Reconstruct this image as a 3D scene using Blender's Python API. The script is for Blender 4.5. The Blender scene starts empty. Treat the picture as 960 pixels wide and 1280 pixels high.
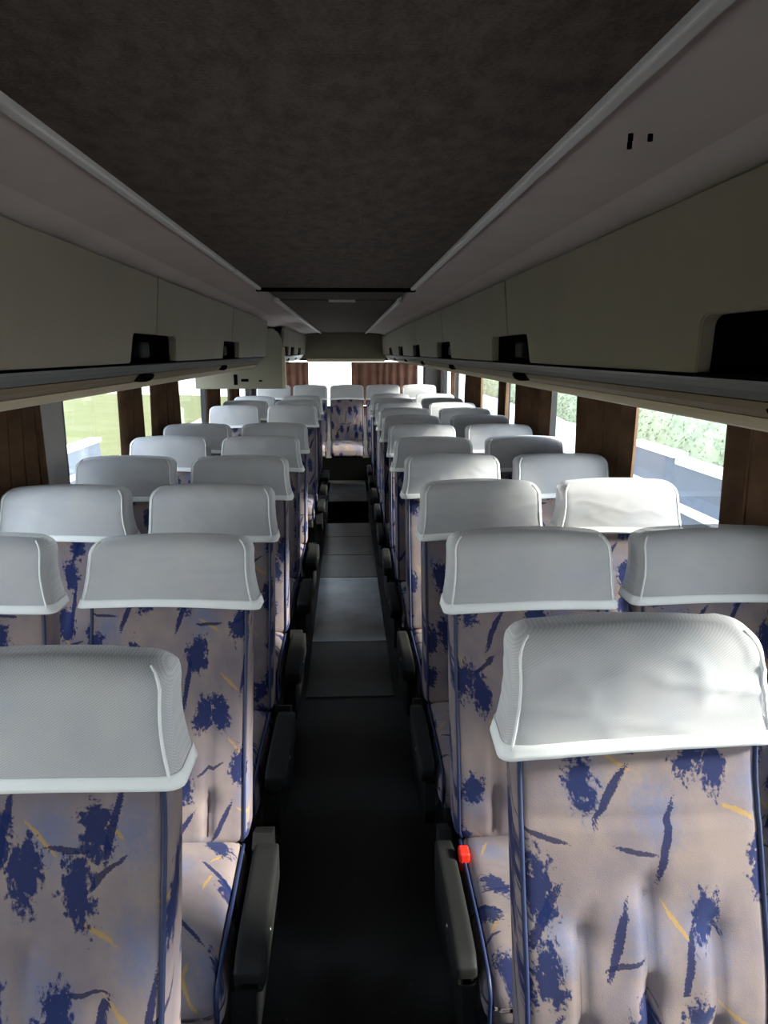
import bpy, bmesh, math, random
from math import sin, cos, pi, radians, exp, sqrt, atan, tan
from mathutils import Vector, Matrix, noise

random.seed(7)
SC = bpy.context.scene
COL = SC.collection
EYE = 1.75                      # camera height above the coach floor

# ------------------------------------------------------------------ camera
F_PX = 924.0
PITCH, YAW = radians(12.21), radians(2.85)
cam_d = bpy.data.cameras.new('camera')
cam = bpy.data.objects.new('camera', cam_d)
COL.objects.link(cam)
cam_d.sensor_fit = 'VERTICAL'
cam_d.sensor_height = 36.0
cam_d.lens = 36.0 * F_PX / 1280.0
cam_d.clip_start = 0.02
cam_d.clip_end = 500
cam.location = (0, 0, EYE)
cam.rotation_euler = (pi / 2 - PITCH, 0, -YAW)
SC.camera = cam
_R = cam.rotation_euler.to_matrix()


def ray(px, py):
    return _R @ Vector(((px - 480) / F_PX, -(py - 640) / F_PX, -1.0))


def on_x(px, py, X):
    """Y and Z where the sight line through a pixel meets the plane x = X."""
    r = ray(px, py)
    t = X / r.x
    return r.y * t, EYE + r.z * t


def on_y(px, py, Y):
    r = ray(px, py)
    t = Y / r.y
    return r.x * t, EYE + r.z * t


# ------------------------------------------------------------------ helpers
def tag(o, label=None, cat=None, group=None, kind=None):
    if label: o['label'] = label
    if cat: o['category'] = cat
    if group: o['group'] = group
    if kind: o['kind'] = kind
    return o


def link(name, bm, mat, parent=None, smooth=False):
    me = bpy.data.meshes.new(name)
    bm.normal_update()
    bm.to_mesh(me)
    bm.free()
    if mat: me.materials.append(mat)
    if smooth:
        for p in me.polygons: p.use_smooth = True
    o = bpy.data.objects.new(name, me)
    COL.objects.link(o)
    if parent: o.parent = parent
    return o


def empty(name, loc=(0, 0, 0)):
    o = bpy.data.objects.new(name, None)
    COL.objects.link(o)
    o.location = loc
    o.empty_display_size = 0.1
    return o


def structure(name, bm, mat, parent=None, smooth=False):
    o = link(name, bm, mat, parent, smooth)
    if not parent: o['kind'] = 'structure'
    return o


def box(bm, x0, x1, y0, y1, z0, z1, bevel=0.0):
    r = bmesh.ops.create_cube(bm, size=1.0)
    vs = r['verts']
    for v in vs:
        v.co = Vector((x0 + (v.co.x + .5) * (x1 - x0), y0 + (v.co.y + .5) * (y1 - y0), z0 + (v.co.z + .5) * (z1 - z0)))
    if bevel > 0:
        es = set()
        for v in vs: es.update(v.link_edges)
        bmesh.ops.bevel(bm, geom=list(es), offset=bevel, segments=3, profile=.5, affect='EDGES')
    return bm


def rounded_box(bm, x0, x1, y0, y1, z0, z1, r, n=10, fn=None):
    """Cube of n x n x n cells with rounded edges; fn(co, u, v, w) may reshape it (u,v,w in -1..1)."""
    c = Vector(((x0 + x1) / 2, (y0 + y1) / 2, (z0 + z1) / 2))
    h = Vector(((x1 - x0) / 2, (y1 - y0) / 2, (z1 - z0) / 2))
    idx = {}
    def vert(i, j, k):
        key = (i, j, k)
        if key in idx: return idx[key]
        def m(t):
            s = 2 * t / n - 1
            return math.copysign(abs(s) ** 0.75, s)
        u, v, w = m(i), m(j), m(k)
        p = Vector((u * h.x, v * h.y, w * h.z))
        inner = Vector((max(-h.x + r, min(h.x - r, p.x)), max(-h.y + r, min(h.y - r, p.y)), max(-h.z + r, min(h.z - r, p.z))))
        d = p - inner
        if d.length > 1e-9: p = inner + d.normalized() * min(r, d.length) if d.length > r else inner + d
        co = c + p
        if fn: co = fn(co, u, v, w)
        idx[key] = bm.verts.new(co)
        return idx[key]
    for a in range(n):
        for b in range(n):
            for s in (0, n):
                q = [(s, a, b), (s, a + 1, b), (s, a + 1, b + 1), (s, a, b + 1)]
                f = [vert(*t) for t in q]
                bm.faces.new(f if s else f[::-1])
                q = [(a, s, b), (a, s, b + 1), (a + 1, s, b + 1), (a + 1, s, b)]
                f = [vert(*t) for t in q]
                bm.faces.new(f if s else f[::-1])
                q = [(a, b, s), (a + 1, b, s), (a + 1, b + 1, s), (a, b + 1, s)]
                f = [vert(*t) for t in q]
                bm.faces.new(f if s else f[::-1])
    return bm


def tube(bm, pts, rad, n=8):
    pts = [Vector(p) for p in pts]
    rings = []
    for i, p in enumerate(pts):
        t = (pts[min(i + 1, len(pts) - 1)] - pts[max(i - 1, 0)]).normalized()
        a = Vector((1, 0, 0)) if abs(t.x) < .8 else Vector((0, 0, 1))
        u = t.cross(a).normalized()
        w = t.cross(u)
        rr = rad[i] if isinstance(rad, (list, tuple)) else rad
        rings.append([bm.verts.new(p + (u * cos(2 * pi * k / n) + w * sin(2 * pi * k / n)) * rr) for k in range(n)])
    for a, b in zip(rings, rings[1:]):
        for k in range(n):
            bm.faces.new((a[k], a[(k + 1) % n], b[(k + 1) % n], b[k]))
    bm.faces.new(rings[0][::-1])
    bm.faces.new(rings[-1])
    bmesh.ops.recalc_face_normals(bm, faces=bm.faces)
    return bm


def sweep_y(bm, prof, ys):
    """Closed profile of (x, z) points swept along y with end caps."""
    rings = [[bm.verts.new((x, y, z)) for x, z in prof] for y in ys]
    n = len(prof)
    for a, b in zip(rings, rings[1:]):
        for k in range(n):
            bm.faces.new((a[k], a[(k + 1) % n], b[(k + 1) % n], b[k]))
    bm.faces.new(rings[0])
    bm.faces.new(rings[-1][::-1])
    bmesh.ops.recalc_face_normals(bm, faces=bm.faces)
    return bm


def prism_x(bm, poly, x0, x1, tilt=None):
    """Polygon of (y, z) points given thickness between x0 and x1."""
    tilt = tilt or (lambda z: 0)
    a = [bm.verts.new((x0 + tilt(z), y, z)) for y, z in poly]
    b = [bm.verts.new((x1 + tilt(z), y, z)) for y, z in poly]
    n = len(poly)
    bm.faces.new(a)
    bm.faces.new(b[::-1])
    for k in range(n):
        bm.faces.new((a[k], b[k], b[(k + 1) % n], a[(k + 1) % n]))
    bmesh.ops.recalc_face_normals(bm, faces=bm.faces)
    return bm


# ------------------------------------------------------------------ materials
def lin(r, g, b):
    def f(c):
        c /= 255.0
        return c / 12.92 if c <= .04045 else ((c + .055) / 1.055) ** 2.4
    return (f(r), f(g), f(b), 1.0)


class NT:
    def __init__(s, name):
        s.m = bpy.data.materials.new(name)
        s.m.use_nodes = True
        s.t = s.m.node_tree
        s.t.nodes.clear()
        s.out = s.n('ShaderNodeOutputMaterial')

    def n(s, typ, **kw):
        nd = s.t.nodes.new(typ)
        for k, v in kw.items(): setattr(nd, k, v)
        return nd

    def l(s, a, b): s.t.links.new(a, b)

    def put(s, sock, v):
        if hasattr(v, 'is_linked') or isinstance(v, bpy.types.NodeSocket): s.l(v, sock)
        else: sock.default_value = v

    def math(s, op, a, b=0.0, c=None, clamp=False):
        nd = s.n('ShaderNodeMath', operation=op, use_clamp=clamp)
        s.put(nd.inputs[0], a)
        s.put(nd.inputs[1], b)
        if c is not None: s.put(nd.inputs[2], c)
        return nd.outputs[0]

    def vmath(s, op, a, b=(0, 0, 0)):
        nd = s.n('ShaderNodeVectorMath', operation=op)
        s.put(nd.inputs[0], a)
        s.put(nd.inputs[1], b)
        return nd.outputs['Value'] if op in ('LENGTH', 'DOT_PRODUCT') else nd.outputs[0]

    def noise(s, vec, scale, detail=3, rough=.55):
        nd = s.n('ShaderNodeTexNoise')
        nd.inputs['Scale'].default_value = scale
        nd.inputs['Detail'].default_value = detail
        nd.inputs['Roughness'].default_value = rough
        if vec is not None: s.l(vec, nd.inputs['Vector'])
        return nd

    def mixc(s, fac, a, b, blend='MIX'):
        nd = s.n('ShaderNodeMix', data_type='RGBA', blend_type=blend)
        s.put(nd.inputs[0], fac)
        s.put(nd.inputs[6], a)
        s.put(nd.inputs[7], b)
        return nd.outputs[2]

    def maprange(s, v, a, b, c=0.0, d=1.0):
        nd = s.n('ShaderNodeMapRange', clamp=True)
        s.put(nd.inputs[0], v)
        for i, q in enumerate((a, b, c, d)): nd.inputs[i + 1].default_value = q
        return nd.outputs[0]

    def pbsdf(s, color, rough=.6, metal=0.0, spec=.5, bump=None, bump_s=.3, dist=.002, sheen=0.0):
        b = s.n('ShaderNodeBsdfPrincipled')
        s.put(b.inputs['Base Color'], color)
        s.put(b.inputs['Roughness'], rough)
        b.inputs['Metallic'].default_value = metal
        b.inputs['Specular IOR Level'].default_value = spec
        if sheen: b.inputs['Sheen Weight'].default_value = sheen
        if bump is not None:
            bn = s.n('ShaderNodeBump')
            bn.inputs['Strength'].default_value = bump_s
            bn.inputs['Distance'].default_value = dist
            s.l(bump, bn.inputs['Height'])
            s.l(bn.outputs[0], b.inputs['Normal'])
        return b

    def done(s, shader):
        s.l(shader.outputs[0] if hasattr(shader, 'outputs') else shader, s.out.inputs[0])
        return s.m


def plain(name, col, rough=.6, var=.12, scale=12, metal=0.0, spec=.5, bump_s=.15, bscale=150):
    k = NT(name)
    tc = k.n('ShaderNodeTexCoord').outputs['Object']
    f = k.noise(tc, scale, 4).outputs[0]
    dark = tuple(c * (1 - var) for c in col[:3]) + (1,)
    lite = tuple(min(1, c * (1 + var)) for c in col[:3]) + (1,)
    c = k.mixc(k.maprange(f, .3, .7), dark, lite)
    g = k.noise(tc, bscale, 2).outputs[0]
    return k.done(k.pbsdf(c, rough, metal, spec, bump=g, bump_s=bump_s))


def fabric_material():
    k = NT('printed seat plush')
    tc = k.n('ShaderNodeTexCoord').outputs['Object']
    rnd = k.n('ShaderNodeObjectInfo').outputs['Random']
    sp = k.n('ShaderNodeSeparateXYZ')
    k.l(tc, sp.inputs[0])
    u = k.math('ADD', sp.outputs[0], k.math('MULTIPLY', sp.outputs[1], .5))
    v = k.math('SUBTRACT', sp.outputs[2], sp.outputs[1])
    cb = k.n('ShaderNodeCombineXYZ')
    k.l(k.math('ADD', u, k.math('MULTIPLY', rnd, 40.0)), cb.inputs[0])
    k.l(k.math('ADD', v, k.math('MULTIPLY', rnd, 17.0)), cb.inputs[1])
    co = cb.outputs[0]
    warp = k.noise(co, 45, 3, .6)
    warp_v = k.vmath('SUBTRACT', warp.outputs['Color'], (.5, .5, .5))
    fine = k.noise(co, 330, 2, .6).outputs[0]
    mid = k.noise(co, 110, 3, .65).outputs[0]

    def stamp(scale, off, ang, var, hx, hy, amp, dry, prob, grain, soft=.12):
        p = k.vmath('ADD', co, (off, off * .7, 0))
        vo = k.n('ShaderNodeTexVoronoi', voronoi_dimensions='2D', feature='F1')
        vo.inputs['Scale'].default_value = scale
        vo.inputs['Randomness'].default_value = .8
        k.l(p, vo.inputs['Vector'])
        loc = k.vmath('SUBTRACT', p, vo.outputs['Position'])
        wv = k.n('ShaderNodeVectorMath', operation='SCALE')
        k.l(warp_v, wv.inputs[0])
        wv.inputs['Scale'].default_value = amp
        loc = k.vmath('ADD', loc, wv.outputs[0])
        sc = k.n('ShaderNodeSeparateColor')
        k.l(vo.outputs['Color'], sc.inputs[0])
        rot = k.n('ShaderNodeVectorRotate', rotation_type='Z_AXIS')
        k.l(loc, rot.inputs['Vector'])
        k.l(k.math('ADD', k.math('MULTIPLY', k.math('SUBTRACT', sc.outputs[0], .5), var), ang), rot.inputs['Angle'])
        q = k.vmath('MULTIPLY', rot.outputs[0], (1 / hx, 1 / hy, 0))
        ln = k.vmath('LENGTH', q)
        val = k.math('ADD', k.math('SUBTRACT', 1.0, ln), k.math('MULTIPLY', k.math('SUBTRACT', grain, .5), dry))
        msk = k.maprange(val, 0.0, soft)
        on = k.math('LESS_THAN', sc.outputs[1], prob)
        return k.math('MULTIPLY', msk, on)

    base = k.mixc(k.maprange(k.noise(co, 9, 3).outputs[0], .35, .65), lin(134, 119, 115), lin(114, 103, 109))
    c = k.mixc(k.math('MULTIPLY', stamp(6.5, 3.3, .4, 3, .055, .06, .05, 1.6, .8, mid, .9), .75), base, lin(98, 104, 132))
    c = k.mixc(k.math('MULTIPLY', stamp(8.5, 9.1, -.9, .5, .0035, .034, .012, 1.0, .55, fine), .8), c, lin(160, 128, 74))
    c = k.mixc(k.math('MULTIPLY', stamp(6.6, 5.7, .55, .5, .0070, .058, .007, 1.2, .8, fine), .92), c, lin(26, 32, 72))
    c = k.mixc(k.math('MULTIPLY', stamp(7.0, 1.9, 1.45, .7, .0038, .040, .008, .9, .45, fine), .85), c, lin(24, 28, 62))
    c = k.mixc(k.math('MULTIPLY', stamp(7.9, 0.0, .25, 1.0, .029, .043, .06, 1.7, .9, mid, .25), .93), c, lin(13, 30, 76))
    h = k.noise(tc, 700, 1).outputs[0]
    return k.done(k.pbsdf(c, .92, 0, .15, bump=h, bump_s=.25, sheen=.06))


def cover_material():
    k = NT('white mesh cover cloth')
    tc = k.n('ShaderNodeTexCoord').outputs['Object']
    sp = k.n('ShaderNodeSeparateXYZ')
    k.l(tc, sp.inputs[0])
    F = 2 * pi / .0042
    a = k.math('SINE', k.math('MULTIPLY', k.math('ADD', sp.outputs[0], sp.outputs[2]), F))
    b = k.math('SINE', k.math('MULTIPLY', k.math('SUBTRACT', k.math('MULTIPLY', sp.outputs[0], .55), sp.outputs[2]), F))
    w = k.math('MULTIPLY', k.math('ADD', a, 1), k.math('ADD', b, 1))
    n1 = k.noise(tc, 7, 4).outputs[0]
    alpha = k.maprange(w, 0, 2.2, .32, .48)
    col = k.mixc(k.maprange(n1, .35, .7), lin(240, 240, 244), lin(250, 250, 250))
    d = k.n('ShaderNodeBsdfDiffuse')
    k.l(col, d.inputs[0])
    t = k.n('ShaderNodeBsdfTranslucent')
    k.l(col, t.inputs[0])
    m1 = k.n('ShaderNodeMixShader')
    m1.inputs[0].default_value = .25
    k.l(d.outputs[0], m1.inputs[1])
    k.l(t.outputs[0], m1.inputs[2])
    tr = k.n('ShaderNodeBsdfTransparent')
    m2 = k.n('ShaderNodeMixShader')
    k.l(alpha, m2.inputs[0])
    k.l(m1.outputs[0], m2.inputs[1])
    k.l(tr.outputs[0], m2.inputs[2])
    return k.done(m2)


def cloth_material(name, c1, c2, transl):
    k = NT(name)
    tc = k.n('ShaderNodeTexCoord').outputs['Object']
    col = k.mixc(k.maprange(k.noise(tc, 6, 4).outputs[0], .35, .65), c1, c2)
    d = k.n('ShaderNodeBsdfDiffuse')
    k.l(col, d.inputs[0])
    t = k.n('ShaderNodeBsdfTranslucent')
    k.l(col, t.inputs[0])
    m = k.n('ShaderNodeMixShader')
    m.inputs[0].default_value = transl
    k.l(d.outputs[0], m.inputs[1])
    k.l(t.outputs[0], m.inputs[2])
    return k.done(m)


def glass_material():
    k = NT('window glass')
    fr = k.n('ShaderNodeFresnel')
    bf = k.n('ShaderNodeNewGeometry').outputs['Backfacing']
    k.l(k.math('SUBTRACT', 1.5, k.math('MULTIPLY', bf, 1.5 - 1 / 1.5)), fr.inputs['IOR'])
    tr = k.n('ShaderNodeBsdfTransparent')
    tr.inputs[0].default_value = (.93, .96, .95, 1)
    gl = k.n('ShaderNodeBsdfGlossy')
    gl.inputs['Roughness'].default_value = .02
    m = k.n('ShaderNodeMixShader')
    k.l(k.math('MULTIPLY', fr.outputs[0], .7), m.inputs[0])
    k.l(tr.outputs[0], m.inputs[1])
    k.l(gl.outputs[0], m.inputs[2])
    return k.done(m)


def carpet_ceiling():
    k = NT('ceiling carpet')
    tc = k.n('ShaderNodeTexCoord').outputs['Object']
    mp = k.n('ShaderNodeMapping')
    mp.inputs['Scale'].default_value = (1, .45, 1)
    k.l(tc, mp.inputs[0])
    n = k.noise(mp.outputs[0], 38, 5, .7).outputs[0]
    n2 = k.noise(tc, 240, 2).outputs[0]
    f = k.math('ADD', k.math('MULTIPLY', n, .65), k.math('MULTIPLY', n2, .35))
    c = k.mixc(k.maprange(f, .38, .62), lin(60, 52, 46), lin(86, 75, 68))
    return k.done(k.pbsdf(c, .95, 0, .1, bump=n2, bump_s=.4))


def floor_material():
    k = NT('dark rubber floor')
    tc = k.n('ShaderNodeTexCoord').outputs['Object']
    n = k.noise(tc, 5, 5, .65).outputs[0]
    n2 = k.noise(tc, 60, 3, .7).outputs[0]
    c = k.mixc(k.maprange(n, .35, .7), lin(26, 26, 25), lin(48, 47, 44))
    c = k.mixc(k.math('MULTIPLY', k.maprange(n2, .66, .75), .5), c, lin(125, 115, 98))
    r = k.maprange(n, .3, .7, .32, .6)
    return k.done(k.pbsdf(c, r, 0, .45, bump=n2, bump_s=.15))


def grass_material():
    k = NT('sunlit grass')
    tc = k.n('ShaderNodeTexCoord').outputs['Object']
    n = k.noise(tc, .6, 5, .6).outputs[0]
    n2 = k.noise(tc, 9, 4, .7).outputs[0]
    c = k.mixc(k.maprange(n, .35, .65), lin(104, 104, 66), lin(116, 113, 80))
    c = k.mixc(k.math('MULTIPLY', k.maprange(n2, .4, .7), .4), c, lin(72, 82, 46))
    return k.done(k.pbsdf(c, .9, 0, .1, bump=n2, bump_s=.6, dist=.05))


M = dict(
    fabric=fabric_material(),
    cover=cover_material(),
    hem=plain('white hem tape', lin(238, 238, 238), .85, .03),
    piping=plain('navy piping cord', lin(26, 38, 74), .55, .15, 60),
    plastic=plain('black moulded plastic', lin(17, 17, 17), .6, .2, 30, spec=.3),
    armpad=plain('charcoal armrest pad', lin(20, 20, 19), .7, .15, 30, spec=.3),
    steel=plain('dull steel', lin(150, 150, 150), .35, .1, 40, metal=.9),
    frame=plain('black steel seat frame', lin(30, 30, 31), .5, .2, 20),
    red=plain('red buckle plastic', lin(214, 42, 28), .4, .06),
    rack=plain('cream rack laminate', lin(116, 106, 92), .62, .05, 5, spec=.3, bump_s=.08, bscale=260),
    rack_grey=plain('grey rack ledge', lin(80, 78, 75), .5, .06, 8),
    rack_olive=plain('olive rack strip', lin(100, 82, 54), .5, .06, 8),
    rack_lip=plain('beige rack lip', lin(168, 150, 124), .45, .05, 8),
    dark=plain('black recess', lin(11, 11, 11), .9, .1, spec=0.0),
    soffit=plain('pinkish grey soffit panel', lin(168, 152, 146), .75, .06, 4, spec=.2),
    trim=plain('pale ceiling trim', lin(176, 168, 164), .45, .04),
    ceiling=carpet_ceiling(),
    floor=floor_material(),
    lino=plain('lit aisle patch lino', lin(196, 200, 204), .26, .22, 3.5, spec=.9, bump_s=.05, bscale=60),  # pale tone paints the light falling on the aisle floor
    lit_fade=plain('lit aisle fade lino', lin(72, 71, 68), .4, .3, 4, spec=.6, bump_s=.05, bscale=60),  # mid tone paints the fade of that aisle light
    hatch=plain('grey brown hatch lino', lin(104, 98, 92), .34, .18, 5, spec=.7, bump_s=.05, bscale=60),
    wall=plain('grey wall lining', lin(112, 106, 104), .85, .08, 14),
    pillar=plain('grey window pillar', lin(134, 127, 124), .6, .05, 10),
    seal=plain('black window seal', lin(26, 27, 30), .5, .1),
    curtain=cloth_material('brown curtain cloth', lin(78, 60, 48), lin(98, 76, 60), .16),
    rear_curtain=cloth_material('rust brown rear curtain', lin(128, 96, 84), lin(148, 112, 98), .25),
    glass=glass_material(),
    bulkhead=plain('cream bulkhead panel', lin(128, 122, 106), .6, .04, 6),
    olive=plain('olive rear header', lin(92, 84, 68), .7, .08, 8),
    grass=grass_material(),
    ground=plain('pale gravel ground', lin(214, 210, 200), .9, .08, 1.5),
    barrier=plain('blue grey barrier side', lin(66, 72, 84), .7, .06, 3),
    barrier_top=plain('white barrier ledge', lin(236, 236, 236), .6, .03, 3),
    leaf=plain('hedge leaves', lin(140, 146, 116), .8, .3, 1.0),
)

# ------------------------------------------------------------------ seats
HW = .226          # half width of a backrest


def ring_params(nf=30, nc=4, ns=3, nb=10):
    """Unit description of a rounded rectangle: (kind, t) walked counter-clockwise seen from above, front edge first."""
    out = []
    for i in range(nf + 1): out.append(('f', i / nf))
    for i in range(1, nc): out.append(('c1', i / nc))
    for i in range(ns + 1): out.append(('s1', i / ns))
    for i in range(1, nc): out.append(('c2', i / nc))
    for i in range(nb + 1): out.append(('b', i / nb))
    for i in range(1, nc): out.append(('c3', i / nc))
    for i in range(ns + 1): out.append(('s2', i / ns))
    for i in range(1, nc): out.append(('c4', i / nc))
    return out


RP = ring_params()


def ring_xy(kind, t, hw, th, r):
    """Front at y=0, back at y=th."""
    r = min(r, hw * .98, th * .49)
    if kind == 'f': return (-hw + r + t * 2 * (hw - r), 0.0)
    if kind == 'b': return (hw - r - t * 2 * (hw - r), th)
    if kind == 's1': return (hw, r + t * (th - 2 * r))
    if kind == 's2': return (-hw, th - r - t * (th - 2 * r))
    a = t * pi / 2
    if kind == 'c1': return (hw - r + r * sin(a), r - r * cos(a))
    if kind == 'c2': return (hw - r + r * cos(a), th - r + r * sin(a))
    if kind == 'c3': return (-hw + r - r * sin(a), th - r + r * cos(a))
    if kind == 'c4': return (-hw + r - r * cos(a), r - r * sin(a))


TUFTS = [(-.118, .30), (.0, .365), (.118, .30), (-.118, .12), (.118, .12), (.0, .20)]


def back_front(z, top, bot):
    s = (z - bot) / (top - bot)
    y = -.19 + .19 * s
    y -= .018 * exp(-((s - .24) / .17) ** 2)
    y -= .016 * exp(-((s - .90) / .10) ** 2)
    y += .010 * exp(-((s - .68) / .10) ** 2)
    return y


def back_point(kind, t, z, top, bot, grow=0.0, flare=0.0, tuft=True):
    s = (z - bot) / (top - bot)
    th = .125 - .03 * s
    hw = HW - .006 * max(0, s - .5) - .010 * max(0, .2 - s)
    R = .045
    zt = top - R
    ins = 0.0
    if z > zt:
        q = min(1, (z - zt) / R)
        ins = R * (1 - sqrt(max(0, 1 - q * q)))
    if z < bot + .03:
        q = min(1, (bot + .03 - z) / .03)
        ins = .03 * (1 - sqrt(max(0, 1 - q * q)))
    yi = ins * .95
    xi = ins * .9
    hw2 = hw - xi + grow + flare
    th2 = max(.006, th - 2 * yi) + 2 * grow + flare
    r = .026 if ins < .001 else .026 + .2 * ins
    x, y = ring_xy(kind, t, hw2, th2, r)
    u = x / max(hw2, 1e-4)
    yf = back_front(z, top, bot)
    yy = yf + yi - grow - flare * .5 + y
    # crown of the front, tufting
    fw = 1 - min(1, y / (th2 * .6))
    if fw > 0:
        yy -= fw * .012 * (1 - u * u)
        if tuft and s < .62 and s > 0.03:
            dz = z - bot
            d = 0
            for tx, tz in TUFTS:
                d += .013 * exp(-(((x - tx) / .030) ** 2 + ((dz - tz) / .030) ** 2))
                if dz < tz + .02:
                    d += .0075 * exp(-((x - tx) / .010) ** 2) * min(1, (tz + .02 - dz) / .04)
                else:
                    d += .005 * exp(-((x - tx - .35 * (dz - tz)) / .016) ** 2) * exp(-((dz - tz) / .06) ** 2)
            d += .006 * exp(-((s - .60) / .008) ** 2)
            d -= .004 * (1 - u * u) * (0.5 + .5 * cos(x / .118 * 2 * pi)) * (1 if s < .4 else max(0, 1 - (s - .4) / .15))
            yy += fw * d * max(0, 1 - u ** 8)
    zz = z - (.010 * u * u) * max(0, (s - .7) / .3) * (1 if z > top - .2 else 0) * ((z - (top - .2)) / .2 if z > top - .2 else 0)
    return Vector((x, yy, zz))


def backrest_bm(top, bot):
    bm = bmesh.new()
    zs = []
    n = 70
    for i in range(n + 1):
        zs.append(bot + (top - .045 - bot) * i / n)
    zs = [bot + .002, bot + .008, bot + .016] + [z for z in zs if z > bot + .02]
    for i in range(1, 9):
        a = i / 8 * pi / 2
        zs.append(top - .045 + .045 * sin(a) * .9999)
    rings = [[bm.verts.new(back_point(kd, t, z, top, bot)) for kd, t in RP] for z in zs]
    m = len(RP)
    for a, b in zip(rings, rings[1:]):
        for k in range(m):
            bm.faces.new((a[k], a[(k + 1) % m], b[(k + 1) % m], b[k]))
    bm.faces.new(rings[0][::-1])
    bm.faces.new(rings[-1])
    bmesh.ops.recalc_face_normals(bm, faces=bm.faces)
    return bm


def cover_fn(seed, top, bot, drop, slant, flr, wrinkle):
    """Point of the loose cover; q runs 0 at hem to 1 at the crown."""
    rr = random.Random(seed)
    ox = rr.uniform(0, 50)
    def hem_z(x): return top - drop + slant * x / HW + .006 * cos(x / HW * 2.2)
    def f(kind, t, q, extra=0.0):
        x0, _ = ring_xy(kind, t, HW, .1, .026)
        zh = hem_z(x0)
        ztop = top + .009
        if q < .8: z = zh + (ztop - .045 - zh) * q / .8
        else:
            z = ztop - .045 + .045 * sin((q - .8) / .2 * pi / 2) * .9999
        fl = flr * max(0, 1 - q / .75) ** 2.2
        p = back_point(kind, t, min(z, top + .0088), top + .009, bot, grow=.0050 + extra, flare=fl, tuft=False)
        w = noise.noise(Vector((p.x * 9 + ox, p.z * 4 + p.y * 3, ox)))
        w2 = noise.noise(Vector((p.x * 22 + p.z * 30 + ox, p.z * 8, ox + 3)))
        amp = wrinkle * (.35 + .65 * q)
        d = Vector((p.x * .6, -1 if kind in ('f', 'c1', 'c4') else 1, 0)).normalized()
        rid = max(0, 1 - abs(noise.noise(Vector((p.x * 7 - p.z * 9 + ox, p.z * 16 + p.x * 5, ox + 7)))) * 2.2) ** 5
        p = p + d * rid * wrinkle * .75 * (.15 + .85 * q)
        lift = max(0, .5 + .5 * w) * amp + max(0, w2) * amp * .35
        p = p + d * lift * .6
        if q > .85: p.z += lift * .25
        return p
    return f


def cover_bms(seed, top, bot, drop=.205, slant=0.0, flr=.016, wrinkle=.006):
    f = cover_fn(seed, top, bot, drop, slant, flr, wrinkle)
    m = len(RP)
    bm = bmesh.new()
    qs = [.11 + .69 * i / 18 for i in range(19)] + [.8 + .2 * i / 7 for i in range(1, 8)]
    rings = [[bm.verts.new(f(kd, t, q)) for kd, t in RP] for q in qs]
    for a, b in zip(rings, rings[1:]):
        for k in range(m):
            bm.faces.new((a[k], a[(k + 1) % m], b[(k + 1) % m], b[k]))
    bm.faces.new(rings[-1])
    bmesh.ops.recalc_face_normals(bm, faces=bm.faces)
    hm = bmesh.new()
    qs = [0, .04, .08, .122]
    ro = [[hm.verts.new(f(kd, t, q, .0022)) for kd, t in RP] for q in qs]
    ri = [[hm.verts.new(f(kd, t, q, .0002)) for kd, t in RP] for q in qs]
    loop = ro + ri[::-1] + [ro[0]]
    for a, b in zip(loop, loop[1:]):
        for k in range(m):
            hm.faces.new((a[k], a[(k + 1) % m], b[(k + 1) % m], b[k]))
    bmesh.ops.recalc_face_normals(hm, faces=hm.faces)
    seams = []
    for kd, t in (('c4', .75), ('c1', .25)):
        sb = bmesh.new()
        tube(sb, [f(kd, t, q, .001) for q in [.08 + .84 * i / 24 for i in range(25)]], .0028, 6)
        seams.append(sb)
    return bm, hm, seams


def piping_bm(top, bot, side):
    bm = bmesh.new()
    kd, t = ('c1', .35) if side > 0 else ('c4', .65)
    pts = []
    for i in range(50):
        z = bot + .012 + (top - .05 - bot - .012) * i / 49
        p = back_point(kd, t, z, top, bot)
        pts.append(p + Vector((side * .0015, -.002, 0)))
    return tube(bm, pts, .0046, 8)


def cushion_fn(co, u, v, w):
    co = co.copy()
    if w > 0:
        co.z += .022 * (1 - u * u) * (1 - .5 * v * v) * w
    if v < -.2:                       # waterfall front edge
        co.z -= .030 * ((-v - .2) / .8) ** 2 * (1 if w > 0 else .2)
    co.z += .012 * max(0, w) * max(0, v) * 1.0
    if w > .5:
        co.z -= .007 * exp(-((co.y + .42) / .012) ** 2)
    return co


C_Y0, C_Y1, C_Z0, C_Z1 = -.64, -.155, .30, .445


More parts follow.
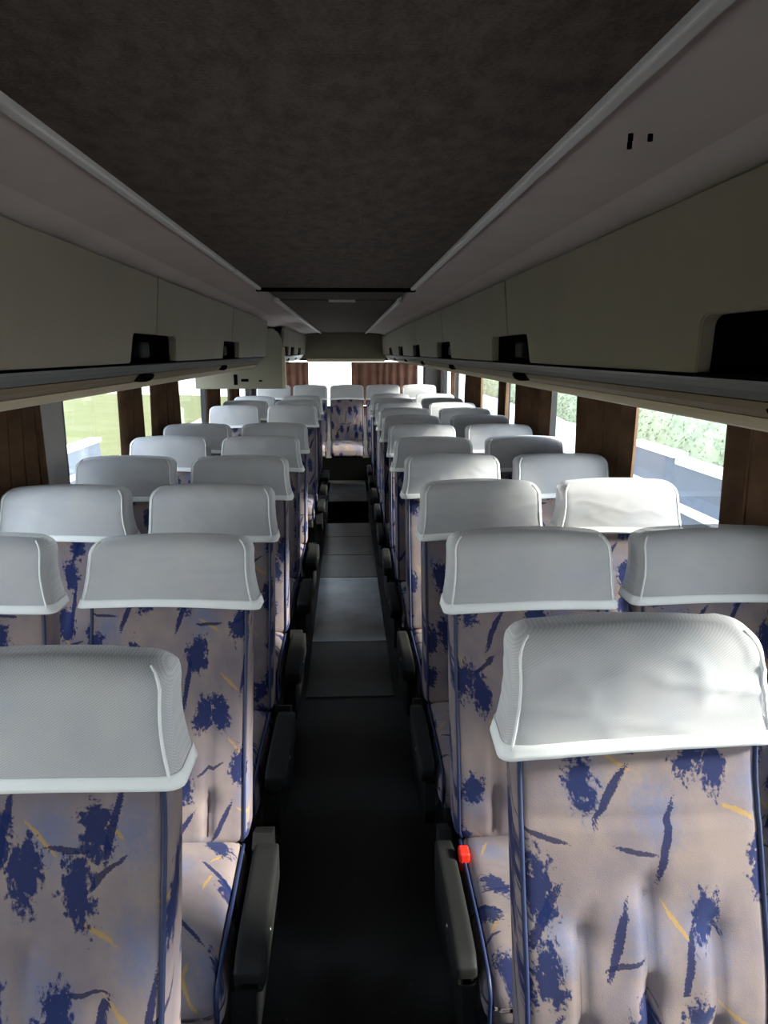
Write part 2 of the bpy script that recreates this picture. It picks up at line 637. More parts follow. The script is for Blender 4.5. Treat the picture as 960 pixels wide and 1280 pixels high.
def make_seat(name, top, bot, aisle, buckle=False, cover=0, slant=0.0, drop=.205, wrinkle=.006, flr=.016):
    """aisle: +1 / -1 puts the armrest on that side, 0 leaves it off."""
    root = empty(name)
    bk = link('backrest', backrest_bm(top, bot), M['fabric'], root, True)
    for s in (-1, 1): link('backrest_piping', piping_bm(top, bot, s), M['piping'], bk, True)
    cb, hb, sbs = cover_bms(cover, top, bot, drop, slant, flr, wrinkle)
    cv = link('headrest_cover', cb, M['cover'], root, True)
    cv['label'] = 'white mesh headrest cover'
    link('hem', hb, M['hem'], cv, True)
    for sb in sbs: link('cover_seam', sb, M['hem'], cv, True)
    bm = bmesh.new()
    rounded_box(bm, -.222, .222, C_Y0, C_Y1, C_Z0, C_Z1, .045, 20, cushion_fn)
    cu = link('seat_cushion', bm, M['fabric'], root, True)
    for s in (-1, 1):
        bm = bmesh.new()
        pts = []
        for i in range(24):
            y = C_Y1 - .03 + (C_Y0 + .055 - C_Y1 + .03) * i / 23
            v = (y - (C_Y0 + C_Y1) / 2) / ((C_Y1 - C_Y0) / 2)
            z = C_Z1 - .006
            if v < -.2: z -= .030 * ((-v - .2) / .8) ** 2
            if v > 0: z += .010 * v
            pts.append((s * .2115, y, z))
        zl = pts[-1][2]
        for i in range(1, 10):
            a = i / 9 * pi / 2
            pts.append((s * .2115, C_Y0 + .055 - .047 * sin(a), zl - .047 * (1 - cos(a))))
        for i in range(1, 5): pts.append((s * .2115, C_Y0 + .008, zl - .047 - .015 * i))
        tube(bm, pts, .0046, 8)
        link('cushion_piping', bm, M['piping'], cu, True)
    bm = bmesh.new()
    box(bm, -.205, .205, -.60, -.08, .235, .298, .012)
    box(bm, -.19, .19, -.115, -.06, .29, .50, .01)
    link('seat_frame', bm, M['frame'], root)
    for s in (-1, 1):
        bm = bmesh.new()
        x = s * .15
        a = [(-.50, 0), (-.16, 0), (-.16, .02), (-.24, .04), (-.22, .235), (-.44, .235), (-.42, .04), (-.50, .02)]
        prism_x(bm, a, x - .02, x + .02)
        link('leg', bm, M['frame'], root)
    if aisle:
        # arm pad, its skirt and hinge on the aisle side
        def arm_fn(co, u, v, w):
            co = co.copy()
            co.z -= .016 * max(0, -v) ** 2
            if w < 0: co.z += .03 * max(0, -v) ** 3
            return co
        x0, x1 = (.240, .310) if aisle > 0 else (-.284, -.231)
        bm = bmesh.new()
        rounded_box(bm, x0, x1, -.60, -.185, .365, .455, .012, 8, arm_fn)
        ar = link('armrest', bm, M['armpad'], root, True)
        bm = bmesh.new()
        xs0, xs1 = (.231, .284) if aisle > 0 else (-.262, -.229)
        prism_x(bm, [(-.55, .20), (-.10, .13), (-.06, .20), (-.07, .42), (-.14, .45), (-.20, .40), (-.57, .36), (-.585, .27)], xs0, xs1)
        link('side_panel', bm, M['plastic'], root)
        bm = bmesh.new()
        xb = x1 + .001 if aisle > 0 else x0 - .001
        tube(bm, [(xb - aisle * .004, -.47, .43), (xb, -.47, .43), (xb + aisle * .002, -.47, .43)], [.006, .006, .004], 10)
        link('bolt', bm, M['steel'], ar, True)
    if buckle:
        bm = bmesh.new()
        sx = aisle or 1
        xa, xb = sorted((sx * .198, sx * .226))
        box(bm, xa, xb, -.275, -.235, .415, .472, .006)
        link('seat_belt_buckle', bm, M['red'], root)['label'] = 'red seat belt buckle'
    return root


def copy_tree(o, parent=None):
    c = o.copy()
    COL.objects.link(c)
    if parent: c.parent = parent
    for ch in list(o.children): copy_tree(ch, c)
    return c


TOP, BOT = 1.260, .445
Y_RIGHT = [1.235 + .757 * i for i in range(11)]
Y_RIGHT[1] = 1.955
Y_LEFT = [1.125, 1.965, 2.72, 3.50, 4.36, 5.16, 6.95, 7.70, 8.45]
XA, XW = .507, 1.040
ORD = ['first', 'second', 'third', 'fourth', 'fifth', 'sixth', 'seventh', 'eighth', 'ninth', 'tenth', 'eleventh']

protos = {}
for aisle in (-1, 1, 0):
    protos[aisle] = [make_seat('coach_seat', TOP, BOT, aisle, cover=11 + 5 * k + aisle, slant=sl, drop=dr, flr=fl)
                     for k, (sl, dr, fl) in enumerate([(0.0, .192, .018), (.006, .200, .012), (-.007, .188, .022)])]
used = set()


def lean(o, ang):
    """Tip a seat's backrest about its hinge."""
    piv = Vector((0, -.17, .45))
    rot = Matrix.Rotation(-ang, 3, 'X')
    for ch in o.children:
        if ch.name.startswith(('backrest', 'headrest_cover')):
            ch.rotation_euler = (-ang, 0, 0)
            ch.location = piv - rot @ piv


SKIP_W = {('right', 0), ('left', 0)}


def put_seat(proto, x, y, rz, tip, ry, label, z=0.0):
    if proto.name in used: o = copy_tree(proto)
    else:
        o = proto
        used.add(proto.name)
    o.location = (x, y, z)
    o.rotation_euler = (0, ry, rz)
    lean(o, tip)
    tag(o, label, 'seat', 'patterned coach seats in rows')
    return o


LEAN = {('left', 1, 'a'): 7.0, ('left', 0, 'a'): 1.5, ('left', 1, 'w'): 1.0, ('right', 1, 'w'): 1.5, ('right', 1, 'a'): 1.6}
NEAR_LABEL = {
    ('right', 0, 'a'): 'nearest seat right of the aisle, beige-blue fabric, loose cream mesh headrest cover',
    ('right', 1, 'a'): 'second-row aisle seat right of the aisle with a red buckle beside its cushion',
    ('left', 0, 'a'): 'nearest seat left of the aisle in shadow, its white cover cut by the frame',
}
for side, ys, sgn in (('right', Y_RIGHT, 1), ('left', Y_LEFT, -1)):
    for i, y in enumerate(ys):
        for col in ('a', 'w'):
            if col == 'w' and (side, i) in SKIP_W: continue
            key = (side, i, col)
            which = 'aisle' if col == 'a' else 'window'
            lab = NEAR_LABEL.get(key) or ('blue-patterned %s seat, white headrest cover, %s row from the camera, %s of the aisle'
                                          % (which, ORD[i], side))
            x = sgn * (XA if col == 'a' else XW)
            rz = radians(random.uniform(-1.0, 1.0))
            tip = radians(LEAN.get(key, random.uniform(-.6, 1.2)))
            ai = (-sgn) if col == 'a' else 0
            if key == ('left', 0, 'a'): x -= .012
            if key == ('right', 0, 'a'):
                p = make_seat('coach_seat', TOP, BOT, ai, cover=91, slant=.012, drop=.205, wrinkle=.012, flr=.022)
                o = put_seat(p, x + .036, y, radians(-2.5), 0, radians(-1.2), lab)
            elif key == ('right', 1, 'a'):
                p = make_seat('coach_seat', TOP, BOT, ai, True, cover=37, slant=.004, drop=.205, flr=.014)
                o = put_seat(p, x, y, 0, tip, 0, lab)
            else:
                o = put_seat(protos[ai][(i * 2 + (col == 'w')) % 3], x + random.uniform(-.005, .005), y, rz, tip, 0, lab)
for lst in protos.values():
    for p in lst: assert p.name in used

# the raised five-seat bench at the rear
REAR_Y = 10.12
names = ['leftmost rear bench seat, partly behind the seats before it, white cover',
         'rear bench seat between the leftmost one and the middle one, white cover',
         'middle rear bench seat facing straight down the aisle, dark fabric and white cover',
         'rear bench seat just right of the middle one, below the brown rear curtain',
         'rightmost rear bench seat by the corner window, white cover']
rp = make_seat('rear_bench_seat', 1.190, .445, 0, cover=55, drop=.19, flr=.004, wrinkle=.002)
for i in range(5):
    o = put_seat(rp, (i - 2) * .49, REAR_Y, 0, 0, 0, names[i], z=.121)
    o['group'] = 'rear bench seats'

# ------------------------------------------------------------------ shell
Y0, Y1 = -1.9, 10.85
WX = 1.36
bm = bmesh.new()
box(bm, -1.45, 1.45, Y0 - .1, Y1 + .1, -.08, 0)
structure('floor', bm, M['floor'])
for ya, yb, mt in ((3.55, 4.285, 'lit_fade'), (4.30, 5.615, 'lino'), (5.63, 6.28, 'hatch'), (6.295, 6.94, 'hatch'), (6.955, 7.52, 'hatch')):  # first two panels paint aisle light as colour; the rest are hatches
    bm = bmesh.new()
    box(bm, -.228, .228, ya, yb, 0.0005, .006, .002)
    structure('floor_hatch_and_lit_patch', bm, M[mt])
bm = bmesh.new()
box(bm, -1.27, 1.27, 9.36, Y1 - .12, 0.0005, .12)
box(bm, -.222, .222, 8.02, 9.36, 0.0005, .14, .008)
structure('floor_step', bm, M['floor'])
bm = bmesh.new()
box(bm, -.224, .224, 8.012, 8.0195, 0.0005, .128)
structure('trim_50', bm, M['dark'])
bm = bmesh.new()
box(bm, -.22, .22, 7.53, 8.01, 0.0005, .004)
structure('trim_51', bm, M['dark'])
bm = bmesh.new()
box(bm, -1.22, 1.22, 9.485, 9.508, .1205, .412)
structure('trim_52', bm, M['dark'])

HC = EYE + .27           # ceiling
CL, CR = -.355, .277     # edges of the carpeted centre panel
SL, SR = -.56, .495      # racks begin here
SZ = EYE + .222
# roof above everything and side soffits
bm = bmesh.new()
box(bm, -1.45, 1.45, Y0 - .1, Y1 + .1, HC + .03, HC + .12)
structure('ceiling', bm, M['wall'])
n = 1
for ya, yb, drop in ((Y0, 3.18, .012), (3.20, 4.04, 0.0), (4.055, 6.9, .004), (6.91, Y1 - .15, .004)):
    bm = bmesh.new()
    box(bm, CL, CR, ya, yb, HC - drop, HC + .028, .004)
    o = structure('ceiling_panel', bm, M['ceiling'])
    n += 1
bm = bmesh.new()
box(bm, CL - .012, CR + .012, 3.17, 3.205, HC - .026, HC - .0125)
structure('trim_1', bm, M['dark'])
bm = bmesh.new()
box(bm, -.09, .05, 4.035, 4.047, HC - .014, HC - .001, .003)
tag(link('hatch_latch', bm, M['trim']), 'thin pale latch strip across the ceiling seam', 'latch')
for i, (xa, xb, za, zb, nm) in enumerate(((CL - .014, SL - .10, HC - .004, SZ - .004, 'ceiling_soffit'), (CR + .014, SR + .10, HC - .004, SZ - .004, 'ceiling_soffit'))):
    bm = bmesh.new()
    s = -1 if xa < 0 else 1
    xm = xa + (xb - xa) * .55
    prof = [(xa, za), (xm, za - .012), (xb, zb), (xb, zb + .03), (xm, za + .025), (xa, za + .03)]
    sweep_y(bm, prof, [Y0, 3.19, 7, Y1 - .15])
    structure(nm, bm, M['soffit'])
for i, x in enumerate((CL, CR)):
    for j, (ya, yb) in enumerate(((Y0, 2.45), (2.47, 3.18), (3.9, Y1 - .15))):
        bm = bmesh.new()
        box(bm, x - .009, x + .009, ya, yb, HC - .022, HC + .01, .004)
        structure('trim_%d' % (2 + i * 3 + j), bm, M['trim'])
# small screw marks on the right soffit
bm = bmesh.new()
for dx, dy in ((0, 0), (.012, -.035), (-.012, -.035)):
    r = bmesh.ops.create_circle(bm, cap_ends=True, radius=.0032, segments=10)
    for v in r['verts']: v.co += Vector((.355 + dx, .98 + dy, HC - .0225))
r = bmesh.ops.extrude_face_region(bm, geom=bm.faces[:])
for v in [g for g in r['geom'] if isinstance(g, bmesh.types.BMVert)]: v.co.z += .008
bmesh.ops.recalc_face_normals(bm, faces=bm.faces)
structure('trim_9', bm, M['dark'])

# ------------------------------------------------------------------ overhead racks
def rack(side, ya, yb, centres, label, close_near=True):
    """Doors meet over finger notches at the centres; ledge, strip and lip run below them."""
    s = 1 if side == 'right' else -1
    xf = SR if s > 0 else -SL
    z_b, z_t = EYE - .030, SZ - .004
    root = empty('luggage_rack', (s * (xf + .06), (ya + yb) / 2, EYE - .11))
    off = -root.location
    def fin(name, bm, mat, parent=root, smooth=False):
        for v in bm.verts: v.co += off
        bmesh.ops.recalc_face_normals(bm, faces=bm.faces)
        o = link(name, bm, mat, parent, smooth)
        return o
    def X(x): return s * x
    tilt = lambda z: s * (.022 * (z_t - z) / (z_t - z_b))
    edges = [ya] + [c for c in centres if ya < c < yb] + [yb]
    nh, nl = .082, .27
    for a, b in zip(edges, edges[1:]):
        ga, gb = a + .003, b - .003
        poly = [(ga, z_t), (gb, z_t)]
        def notch(yc, sg):
            # walk from the door edge round the notch with a soft upper corner and slanted cheek
            y1 = yc + sg * nl
            pts = [(yc, z_b + nh)]
            for i in range(6):
                an = i / 5 * pi / 2
                pts.append((y1 - sg * (.045 - .03 * sin(an)), z_b + nh - .022 * (1 - cos(an))))
            pts.append((y1, z_b))
            return pts
        if b in centres: poly += notch(gb, -1)
        else: poly.append((gb, z_b))
        if a in centres: poly += notch(ga, 1)[::-1]
        else: poly.append((ga, z_b))
        bm = bmesh.new()
        prism_x(bm, poly, X(xf), X(xf + .022), tilt)
        es = [e for e in bm.edges if e.calc_length() > .001 and abs(e.verts[0].co.x - e.verts[1].co.x) < .03 and
              all(abs(v.co.x - (X(xf) + tilt(v.co.z))) < 1e-4 for v in e.verts)]
        bmesh.ops.bevel(bm, geom=es, offset=.003, segments=2, affect='EDGES')
        fin('rack_door', bm, M['rack'])
    for c in centres:
        if not (ya < c < yb): continue
        bm = bmesh.new()
        # the notch is a scooped pocket: floor, back and two curved cheeks
        y0, y1 = c - nl - .01, c + nl + .01
        poly = [(y0, z_b - .004), (y1, z_b - .004), (y1, z_b + nh + .012), (y0, z_b + nh + .012)]
        prism_x(bm, poly, X(xf + .10), X(xf + .104))
        prism_x(bm, [(y0, z_b - .004), (y1, z_b - .004), (y1, z_b + .0), (y0, z_b + .0)], X(xf + .024), X(xf + .104))
        prism_x(bm, [(y0, z_b + nh + .01), (y1, z_b + nh + .01), (y1, z_b + nh + .014), (y0, z_b + nh + .014)], X(xf + .024), X(xf + .104))
        for yy in (y0, y1 - .004):
            prism_x(bm, [(yy, z_b), (yy + .004, z_b), (yy + .004, z_b + nh + .012), (yy, z_b + nh + .012)], X(xf + .046), X(xf + .104))
        fin('handle_recess', bm, M['dark'])
        bm = bmesh.new()
        rounded_box(bm, *sorted((X(xf + .05), X(xf + .085))), c - .05, c + .05, z_b + .012, z_b + .06, .008, 6)
        fin('latch', bm, M['armpad'], smooth=True)
    # long profiles under the doors
    e = EYE
    def strip(name, pts, mat):
        bm = bmesh.new()
        sweep_y(bm, [(X(x), e + z) for x, z in pts], [ya + (yb - ya) * i / 12 for i in range(13)])
        return fin(name, bm, mat)
    d = xf - .495
    strip('rack_ledge', [(.517 + d, -.036), (.536 + d, -.042), (.548 + d, -.052), (.556 + d, -.064), (.60 + d, -.064), (.60 + d, -.036)], M['rack_grey'])
    strip('rack_strip', [(.558 + d, -.066), (.566 + d, -.078), (.584 + d, -.090), (.62 + d, -.090), (.62 + d, -.066)], M['rack_olive'])
    lip = [(.586 + d, -.0915)]
    for i in range(9):
        a = -pi * .65 + i / 8 * pi * .9
        lip.append((.600 + d + .012 * cos(a + pi * 1.0), -.103 - .0115 * sin(a + pi * .35)))
    lip = [(.586 + d, -.0915), (.590 + d, -.100), (.597 + d, -.109), (.605 + d, -.113), (.616 + d, -.112), (.624 + d, -.104), (.627 + d, -.0915)]
    strip('rack_lip', lip, M['rack_lip'])
    # body of the rack back to the wall
    bm = bmesh.new()
    sweep_y(bm, [(X(.630 + d), e - .10), (X(WX - .03), e - .07), (X(WX - .03), e + .20), (X(xf + .12), e + .20), (X(xf + .12), e - .034), (X(.63 + d), e - .034)], [ya, (ya + yb) / 2, yb])
    fin('rack_body', bm, M['rack_grey'])
    # dark reading-lamp scoops on the olive strip
    for c in centres:
        if not (ya < c + .1 < yb): continue
        bm = bmesh.new()
        y_c = c + .06
        rounded_box(bm, *sorted((X(.556 + d), X(.592 + d))), y_c - .12, y_c + .12, e - .0925, e - .060, .014, 8,
                    lambda co, u, v, w: Vector((co.x + s * .012 * max(0, v) ** 2, co.y, co.z + .01 * v * v)))
        fin('reading_lamp', bm, M['dark'], smooth=True)
    tag(root, label, 'luggage rack', 'overhead luggage racks')
    return root


RC = [.82, 2.38, 3.98, 5.55, 7.15, 8.75]
LC = [.72, 2.34, 3.86, 8.2, 9.4]
rack('right', Y0, Y1 - .18, RC, 'long cream overhead luggage rack along the right side windows')
rack('left', Y0, 5.50, LC[:3], 'long cream overhead luggage rack on the left, ending at the middle of the coach')
rack('left', 6.93, Y1 - .18, [7.05 + .3] + LC[3:], 'short cream overhead luggage rack on the left beyond the hanging bulkhead panel')

# hanging bulkhead over the mid-door on the left
PY = 6.84
root = empty('bulkhead_panel', (-.9, PY, EYE - .32))
x_in = on_y(354, 470, PY)[0]
x_o = -WX + .001
bm = bmesh.new()
poly = [(x_o, -.325), (x_in, -.325), (x_in, .03), (x_in - .005, .10), (x_in - .03, .17), (x_in - .075, .205), (x_in - .13, .205), (x_in - .14, .10), (x_in - .19, .02), (x_in - .27, -.02), (x_o, -.03)]
va = [bm.verts.new((x + .9, -.02, z + .32)) for x, z in poly]
vb = [bm.verts.new((x + .9, .02, z + .32)) for x, z in poly]
bm.faces.new(va)
bm.faces.new(vb[::-1])
for k in range(len(poly)): bm.faces.new((va[k], vb[k], vb[(k + 1) % len(poly)], va[(k + 1) % len(poly)]))
bmesh.ops.recalc_face_normals(bm, faces=bm.faces)
link('panel', bm, M['bulkhead'], root)
bm = bmesh.new()
box(bm, x_in + .9 - .004, x_in + .9 + .022, -.03, .03, -.005, .36, .006)
link('edge_trim', bm, M['rack_lip'], root)
for (xa, xb, za, zb) in ((293, 297, 468, 481), (302, 311, 473.5, 477), (324, 328, 475, 477)):
    bm = bmesh.new()
    a = on_y(xa, zb, PY)
    b = on_y(xb, za, PY)
    box(bm, a[0] + .9, b[0] + .9, -.026, -.0205, a[1] - EYE + .32, b[1] - EYE + .32)
    link('slot', bm, M['dark'], root)
tag(root, 'cream bulkhead panel hanging by the left windows past the rack end', 'panel')

# ------------------------------------------------------------------ side walls, windows
SILL, HEAD = .80, 1.66
R_PIL = [(-1.0, .10), (.35, .10), (1.98, .10), (3.74, .10), (5.12, .12), (6.55, .10), (8.05, .10), (9.55, .10)]
L_PIL = [(-1.0, .10), (.10, .10), (1.66, .10), (3.53, .13), (4.90, .07), (5.86, .06), (7.45, .10), (9.1, .10)]
wn = 1
for side, s, pil in (('right', 1, R_PIL), ('left', -1, L_PIL)):
    bm = bmesh.new()
    xa, xb = sorted((s * WX, s * (WX + .07)))
    box(bm, xa, xb, Y0, Y1, 0.0, SILL)
    box(bm, xa, xb, Y0, Y1, HEAD, HC + .03)
    box(bm, xa, xb, Y0, pil[0][0] - pil[0][1], SILL, HEAD)
    box(bm, xa, xb, Y1 - .25, Y1, SILL, HEAD)
    structure('wall_' + side, bm, M['wall'])
    bm = bmesh.new()
    box(bm, *sorted((s * (WX - .03), s * (WX - .001))), Y0, Y1 - .02, SILL - .05, SILL - .005, .008)
    structure('trim_%d' % (20 + wn), bm, M['rack_grey'])
    ys = pil + [(Y1 - .25, 0.0)]
    for i, (y, h) in enumerate(pil):
        bm = bmesh.new()
        box(bm, *sorted((s * (WX + .008), s * (WX + .065))), y - h, y + h, SILL, HEAD, .012)
        structure('wall_pillar', bm, M['pillar'])
        a, b = y + h, ys[i + 1][0] - ys[i + 1][1]
        bm = bmesh.new()
        fx0, fx1 = sorted((s * (WX + .012), s * (WX + .06)))
        t = .022
        box(bm, fx0, fx1, a, a + t, SILL, HEAD)
        box(bm, fx0, fx1, b - t, b, SILL, HEAD)
        box(bm, fx0, fx1, a + t, b - t, SILL, SILL + t)
        box(bm, fx0, fx1, a + t, b - t, HEAD - t, HEAD)
        fr = structure('window_%d' % wn, bm, M['seal'])
        bm = bmesh.new()
        box(bm, *sorted((s * (WX + .034), s * (WX + .038))), a + t, b - t, SILL + t, HEAD - t)
        link('pane', bm, M['glass'], fr)
        wn += 1
# rear wall and rear window
bm = bmesh.new()
box(bm, -WX, WX, Y1, Y1 + .07, 0, .95)
box(bm, -WX, WX, Y1, Y1 + .07, HEAD, HC + .03)
box(bm, -WX, -1.14, Y1, Y1 + .07, .95, HEAD)
box(bm, 1.14, WX, Y1, Y1 + .07, .95, HEAD)
structure('wall_back', bm, M['wall'])
bm = bmesh.new()
for a in ((-1.14, -1.11, .95, HEAD), (1.11, 1.14, .95, HEAD), (-1.11, 1.11, .95, .98), (-1.11, 1.11, HEAD - .03, HEAD)):
    box(bm, a[0], a[1], Y1 + .01, Y1 + .06, a[2], a[3])
fr = structure('window_%d' % wn, bm, M['seal'])
bm = bmesh.new()
box(bm, -1.11, 1.11, Y1 + .032, Y1 + .037, .98, HEAD - .03)
link('pane', bm, M['glass'], fr)
wn += 1
RY = Y1 - .17
bm = bmesh.new()
box(bm, -WX, WX, RY, Y1 - .001, EYE - .085, HC + .025)
structure('wall_back_header', bm, M['olive'])
bm = bmesh.new()
box(bm, SL, SR + .05, RY - .04, RY - .001, EYE - .135, EYE - .09, .01)
structure('trim_40', bm, M['rack_lip'])
# unseen front wall, added with a small opening to cut light from ahead
FX, FA, FB = .55, 1.15, 1.75
bm = bmesh.new()
box(bm, -WX, WX, Y0 - .07, Y0, 0, FA)
box(bm, -WX, WX, Y0 - .07, Y0, FB, HC + .03)
box(bm, -WX, -FX, Y0 - .07, Y0, FA, FB)
box(bm, FX, WX, Y0 - .07, Y0, FA, FB)
structure('wall_front_blocker', bm, M['wall'])
bm = bmesh.new()
for a in ((-FX, -FX + .03, FA, FB), (FX - .03, FX, FA, FB), (-FX + .03, FX - .03, FA, FA + .03), (-FX + .03, FX - .03, FB - .03, FB)):
    box(bm, a[0], a[1], Y0 - .06, Y0 - .01, a[2], a[3])
fr = structure('window_%d' % wn, bm, M['seal'])  # small made-up opening; lets in less light than a windscreen
bm = bmesh.new()
box(bm, -FX + .03, FX - .03, Y0 - .037, Y0 - .032, FA + .03, FB - .03)
link('pane', bm, M['glass'], fr)

# ------------------------------------------------------------------ curtains
def curtain(s, ya, yb, label, pleats=None, zt=None, gather=.0, mat='curtain', seed=0):
    """Pleated cloth hanging along a side window (s = +1 right, -1 left)."""
    zt = zt or HEAD - .01
    zb = SILL + .0
    L = yb - ya
    pl = pleats or max(3, int(L / .17))
    nx, nz = pl * 18, 14
    rr = random.Random(seed)
    ph = [rr.uniform(-.6, .6) for _ in range(pl + 2)]
    root_y = (ya + yb) / 2
    bm = bmesh.new()
    g = []
    for k in range(nz + 1):
        w = k / nz
        row = []
        for i in range(nx + 1):
            u = i / nx
            am = .019 + .005 * w
            seg = u * pl
            j = int(seg)
            p = ph[j] * (1 - (seg - j)) + ph[j + 1] * (seg - j)
            off = am * (lambda q: math.copysign(abs(q) ** .7, q))(sin(2 * pi * seg + p * 1.5)) + .006 * sin(5 * u + seed + 3 * w)
            y = (u - .5) * L * (1 - gather * (1 - w) * .6) + .012 * w * sin(9 * u + seed)
            y += .035 * sin(4 * pi * seg + p * 3) * (.3 + .7 * w) * min(1, u * pl, (1 - u) * pl)
            row.append(bm.verts.new((off, y, (zt - zb) * (1 - w))))
        g.append(row)
    th = .003
    back = [[bm.verts.new(v.co + Vector((th, 0, 0))) for v in row] for row in g]
    for k in range(nz):
        for i in range(nx):
            bm.faces.new((g[k][i], g[k + 1][i], g[k + 1][i + 1], g[k][i + 1]))
            bm.faces.new((back[k][i], back[k][i + 1], back[k + 1][i + 1], back[k + 1][i]))
    for k in range(nz):
        for i in (0, nx):
            bm.faces.new((g[k][i], g[k + 1][i], back[k + 1][i], back[k][i]))
    for i in range(nx):
        for k in (0, nz):
            bm.faces.new((g[k][i], g[k][i + 1], back[k][i + 1], back[k][i]))
    bmesh.ops.recalc_face_normals(bm, faces=bm.faces)
    o = link('curtain', bm, M[mat], None, True)
    o.location = (s * (WX - .034), root_y, zb)
    tag(o, label, 'curtain', 'brown window curtains')
    return o


def span(pa, pb, py, s):
    a = on_x(pa, py, s * (WX - .034))[0]
    b = on_x(pb, py, s * (WX - .034))[0]
    return min(a, b), max(a, b)


CURT = [
    (1, 1210, 903, 600, 'brown curtain hanging at the right edge, nearest on that side', 6),
    (1, 794, 719, 560, 'brown curtain with a sunlit tan fold, second on the right side', 4),
    (1, 685, 643, 520, 'brown curtain with a glowing far edge, third on the right side', 4),
    (1, 634, 624, 500, 'narrow brown curtain just beyond a thin bright gap on the right', 4),
    (1, 603, 583, 490, 'brown curtain at the fifth right window, tied loosely', 4),
    (1, 565, 550, 480, 'last brown side curtain on the right by the rear corner', 5),
    (-1, -40, 57, 600, 'dark brown curtain at the left edge beside a grey window pillar', 5),
    (-1, 151, 184, 550, 'brown curtain beyond the grassy left window, before a thin bright gap', 3),
    (-1, 191, 226, 530, 'dark brown curtain just beyond the thin bright gap on the left', 5),
    (-1, 258, 273, 490, 'narrow brown curtain touching the cream bulkhead panel', 3),
    (-1, 286, 320, 490, 'brown curtain below the cream bulkhead panel on the left', 5),
]
for i, (s, a, b, py, lab, pl) in enumerate(CURT):
    ya, yb = span(a, b, py, s)
    curtain(s, ya, min(yb, 9.25), lab, pl, seed=i)


def rear_curtain(xa, xb, label, pl, seed):
    bm = bmesh.new()
    zt, zb = EYE - .14, 1.0
    nx, nz = pl * 10, 12
    g = []
    for k in range(nz + 1):
        w = k / nz
        g.append([bm.verts.new((xa + (xb - xa) * i / nx + .01 * w * sin(i * .2 + seed), (.016 + .012 * w) * sin(2 * pi * pl * i / nx + sin(i * .11 + seed)), zt + (zb - zt) * w)) for i in range(nx + 1)])
    bk = [[bm.verts.new(v.co + Vector((0, .003, 0))) for v in row] for row in g]
    for k in range(nz):
        for i in range(nx):
            bm.faces.new((g[k][i], g[k + 1][i], g[k + 1][i + 1], g[k][i + 1]))
            bm.faces.new((bk[k][i], bk[k][i + 1], bk[k + 1][i + 1], bk[k + 1][i]))
        for i in (0, nx): bm.faces.new((g[k][i], g[k + 1][i], bk[k + 1][i], bk[k][i]))
    for i in range(nx):
        for k in (0, nz): bm.faces.new((g[k][i], g[k][i + 1], bk[k][i + 1], bk[k][i]))
    bmesh.ops.recalc_face_normals(bm, faces=bm.faces)
    c = Vector(((xa + xb) / 2, 0, zb))
    for v in bm.verts: v.co -= c
    o = link('curtain', bm, M['rear_curtain'], None, True)
    o.location = c + Vector((0, RY - .002 + .10, 0))
    tag(o, label, 'curtain', 'rear window curtains')


rx = lambda px: on_y(px, 470, RY + .1)[0]
rear_curtain(rx(439), rx(522), 'wide reddish brown curtain drawn across the right of the rear window', 9, 1)
rear_curtain(rx(353), rx(386), 'narrow reddish brown curtain at the left end of the rear window', 4, 2)

# ------------------------------------------------------------------ outside
GZ = -1.30
bm = bmesh.new()
box(bm, -90, 90, -70, 110, GZ - .2, GZ)
structure('ground', bm, M['ground'])
bm = bmesh.new()
bmesh.ops.create_grid(bm, x_segments=60, y_segments=60, size=1)
for v in bm.verts:
    x = -23.2 + v.co.x * 16.4
    y = 22 + v.co.y * 30
    v.co = Vector((x, y, GZ + .02 + .05 * (noise.noise(Vector((x * .4, y * .4, 0))) + 1) + (.3 * max(0, (-x - 8) / 12))))
tag(link('lawn', bm, M['grass'], None, True), 'sunlit yellow green grass outside the left windows', 'grass', kind='stuff')


def barrier(x, ya, yb, top, label):
    root = empty('barrier', (x, (ya + yb) / 2, GZ))
    L = (yb - ya) / 2
    h = top - GZ
    bm = bmesh.new()
    sweep_y(bm, [(-.32, 0), (.32, 0), (.30, h * .42), (.13, h * .62), (.10, h - .1), (-.10, h - .1), (-.13, h * .62), (-.30, h * .42)], [-L, 0, L])
    link('wall_block', bm, M['barrier'], root)
    bm = bmesh.new()
    box(bm, -.15, .15, -L - .03, L + .03, h - .1, h, .02)
    link('coping', bm, M['barrier_top'], root)
    bm = bmesh.new()
    s = -1 if x > 0 else 1
    box(bm, *sorted((s * .14, s * .34)), -L, L, h * .42, h * .50, .02)
    link('ledge', bm, M['barrier_top'], root)
    tag(root, label, 'barrier', 'low barriers outside the windows')


def yz(px, py, X): return on_x(px, py, X)


a = yz(118, 547, -6.0)
b = yz(40, 560, -6.0)
barrier(-6.0, b[0], a[0], a[1], 'low grey barrier with white ledges on the grass outside the left window')
a = yz(795, 551, 6.0)
b = yz(850, 563, 6.0)
barrier(6.0, b[0], a[0], (a[1] + b[1]) / 2, 'low pale barrier outside the right window, farther of two')
a = yz(856, 570, 5.6)
b = yz(960, 600, 5.6)
barrier(5.6, b[0], a[0], (a[1] + b[1]) / 2 - .05, 'low pale barrier outside the right window, nearer of two')

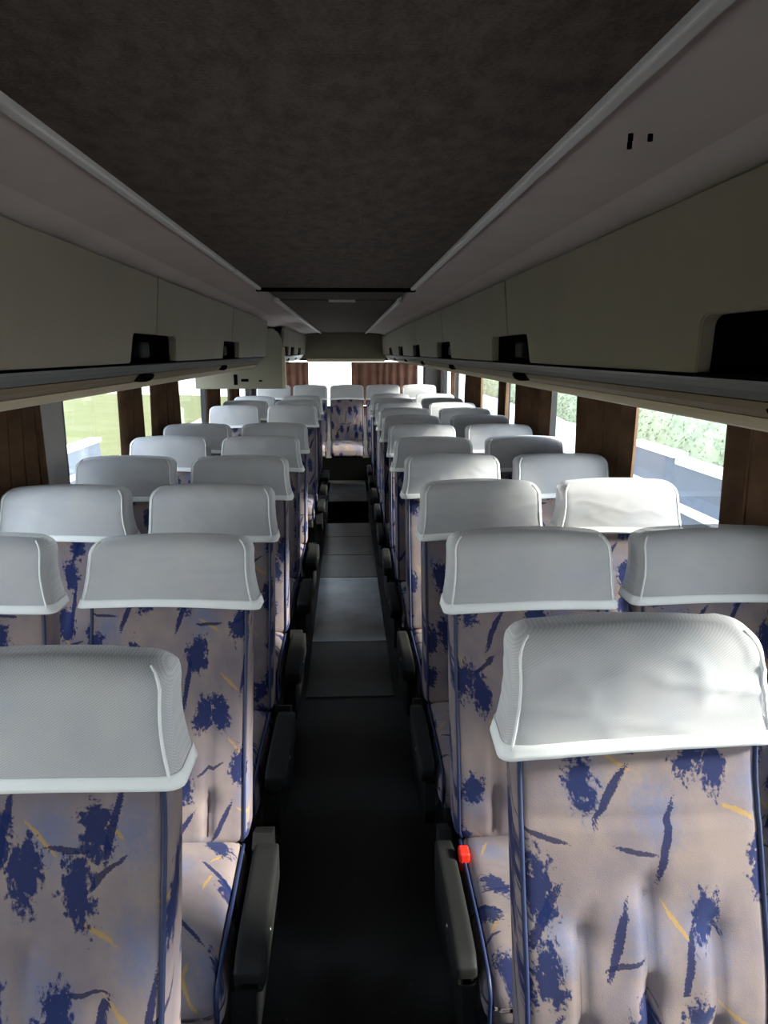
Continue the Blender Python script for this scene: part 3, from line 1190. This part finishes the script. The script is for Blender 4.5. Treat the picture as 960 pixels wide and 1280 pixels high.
# hedge beyond the right windows
rr = random.Random(3)
bm = bmesh.new()
for i in range(16000):
    y = rr.uniform(2, 62)
    th = rr.uniform(0, pi)
    R = 1.5 * (.75 + .25 * noise.noise(Vector((y * .35, 0, 2)))) * rr.uniform(.82, 1.03)
    c = Vector((11.2 + R * 1.1 * cos(th), y, GZ + R * 1.25 * sin(th)))
    a = Vector((rr.uniform(-1, 1), rr.uniform(-1, 1), rr.uniform(-1, 1))).normalized() * rr.uniform(.05, .10)
    b = a.orthogonal().normalized() * a.length * .6
    vs = [bm.verts.new(c + q) for q in (-a, b * .8, a, -b * .8)]
    bm.faces.new(vs)
ys = [2 + i * 1.2 for i in range(51)]
rings = []
for y in ys:
    R = 1.3 * (.75 + .25 * noise.noise(Vector((y * .35, 0, 2))))
    rings.append([bm.verts.new((11.2 + R * 1.1 * cos(pi * k / 10), y, GZ + R * 1.25 * sin(pi * k / 10))) for k in range(11)])
for p, q in zip(rings, rings[1:]):
    for k in range(10): bm.faces.new((p[k], p[k + 1], q[k + 1], q[k]))
tag(link('hedge', bm, M['leaf']), 'pale green hedge beyond the right side windows', 'hedge', kind='stuff')

# ------------------------------------------------------------------ light
w = bpy.data.worlds.new('World')
SC.world = w
w.use_nodes = True
nt = w.node_tree
nt.nodes.clear()
out = nt.nodes.new('ShaderNodeOutputWorld')
bg = nt.nodes.new('ShaderNodeBackground')
tc = nt.nodes.new('ShaderNodeTexCoord')
sp = nt.nodes.new('ShaderNodeSeparateXYZ')
nt.links.new(tc.outputs['Generated'], sp.inputs[0])
cr = nt.nodes.new('ShaderNodeValToRGB')
cr.color_ramp.elements[0].position = 0.0
cr.color_ramp.elements[0].color = (1.0, 1.0, .98, 1)
cr.color_ramp.elements[1].position = .6
cr.color_ramp.elements[1].color = (.62, .76, 1.0, 1)
nt.links.new(sp.outputs[2], cr.inputs[0])
nt.links.new(cr.outputs[0], bg.inputs[0])
bg.inputs[1].default_value = 2.3
nt.links.new(bg.outputs[0], out.inputs[0])
sd = bpy.data.lights.new('sun', 'SUN')
sd.energy = 5.5
sd.angle = radians(8)
sd.color = (1.0, .95, .86)
sun = bpy.data.objects.new('sun', sd)
COL.objects.link(sun)
az, el = radians(15), radians(27)      # azimuth from +x towards -y
d = Vector((cos(el) * cos(az), -cos(el) * sin(az), sin(el)))
sun.rotation_euler = d.to_track_quat('Z', 'Y').to_euler()

SC.view_settings.view_transform = 'Standard'
SC.view_settings.look = 'None'
SC.view_settings.gamma = 1.0
SC.view_settings.use_curve_mapping = False
SC.view_settings.exposure = 1.6
cy = SC.cycles
cy.use_denoising = True
try:
    cy.denoiser = 'OPENIMAGEDENOISE'
except Exception:
    pass
cy.max_bounces = 10
cy.diffuse_bounces = 6
cy.glossy_bounces = 3
cy.transparent_max_bounces = 24
cy.transmission_bounces = 6
cy.sample_clamp_indirect = 6
cy.caustics_reflective = False
cy.caustics_refractive = False
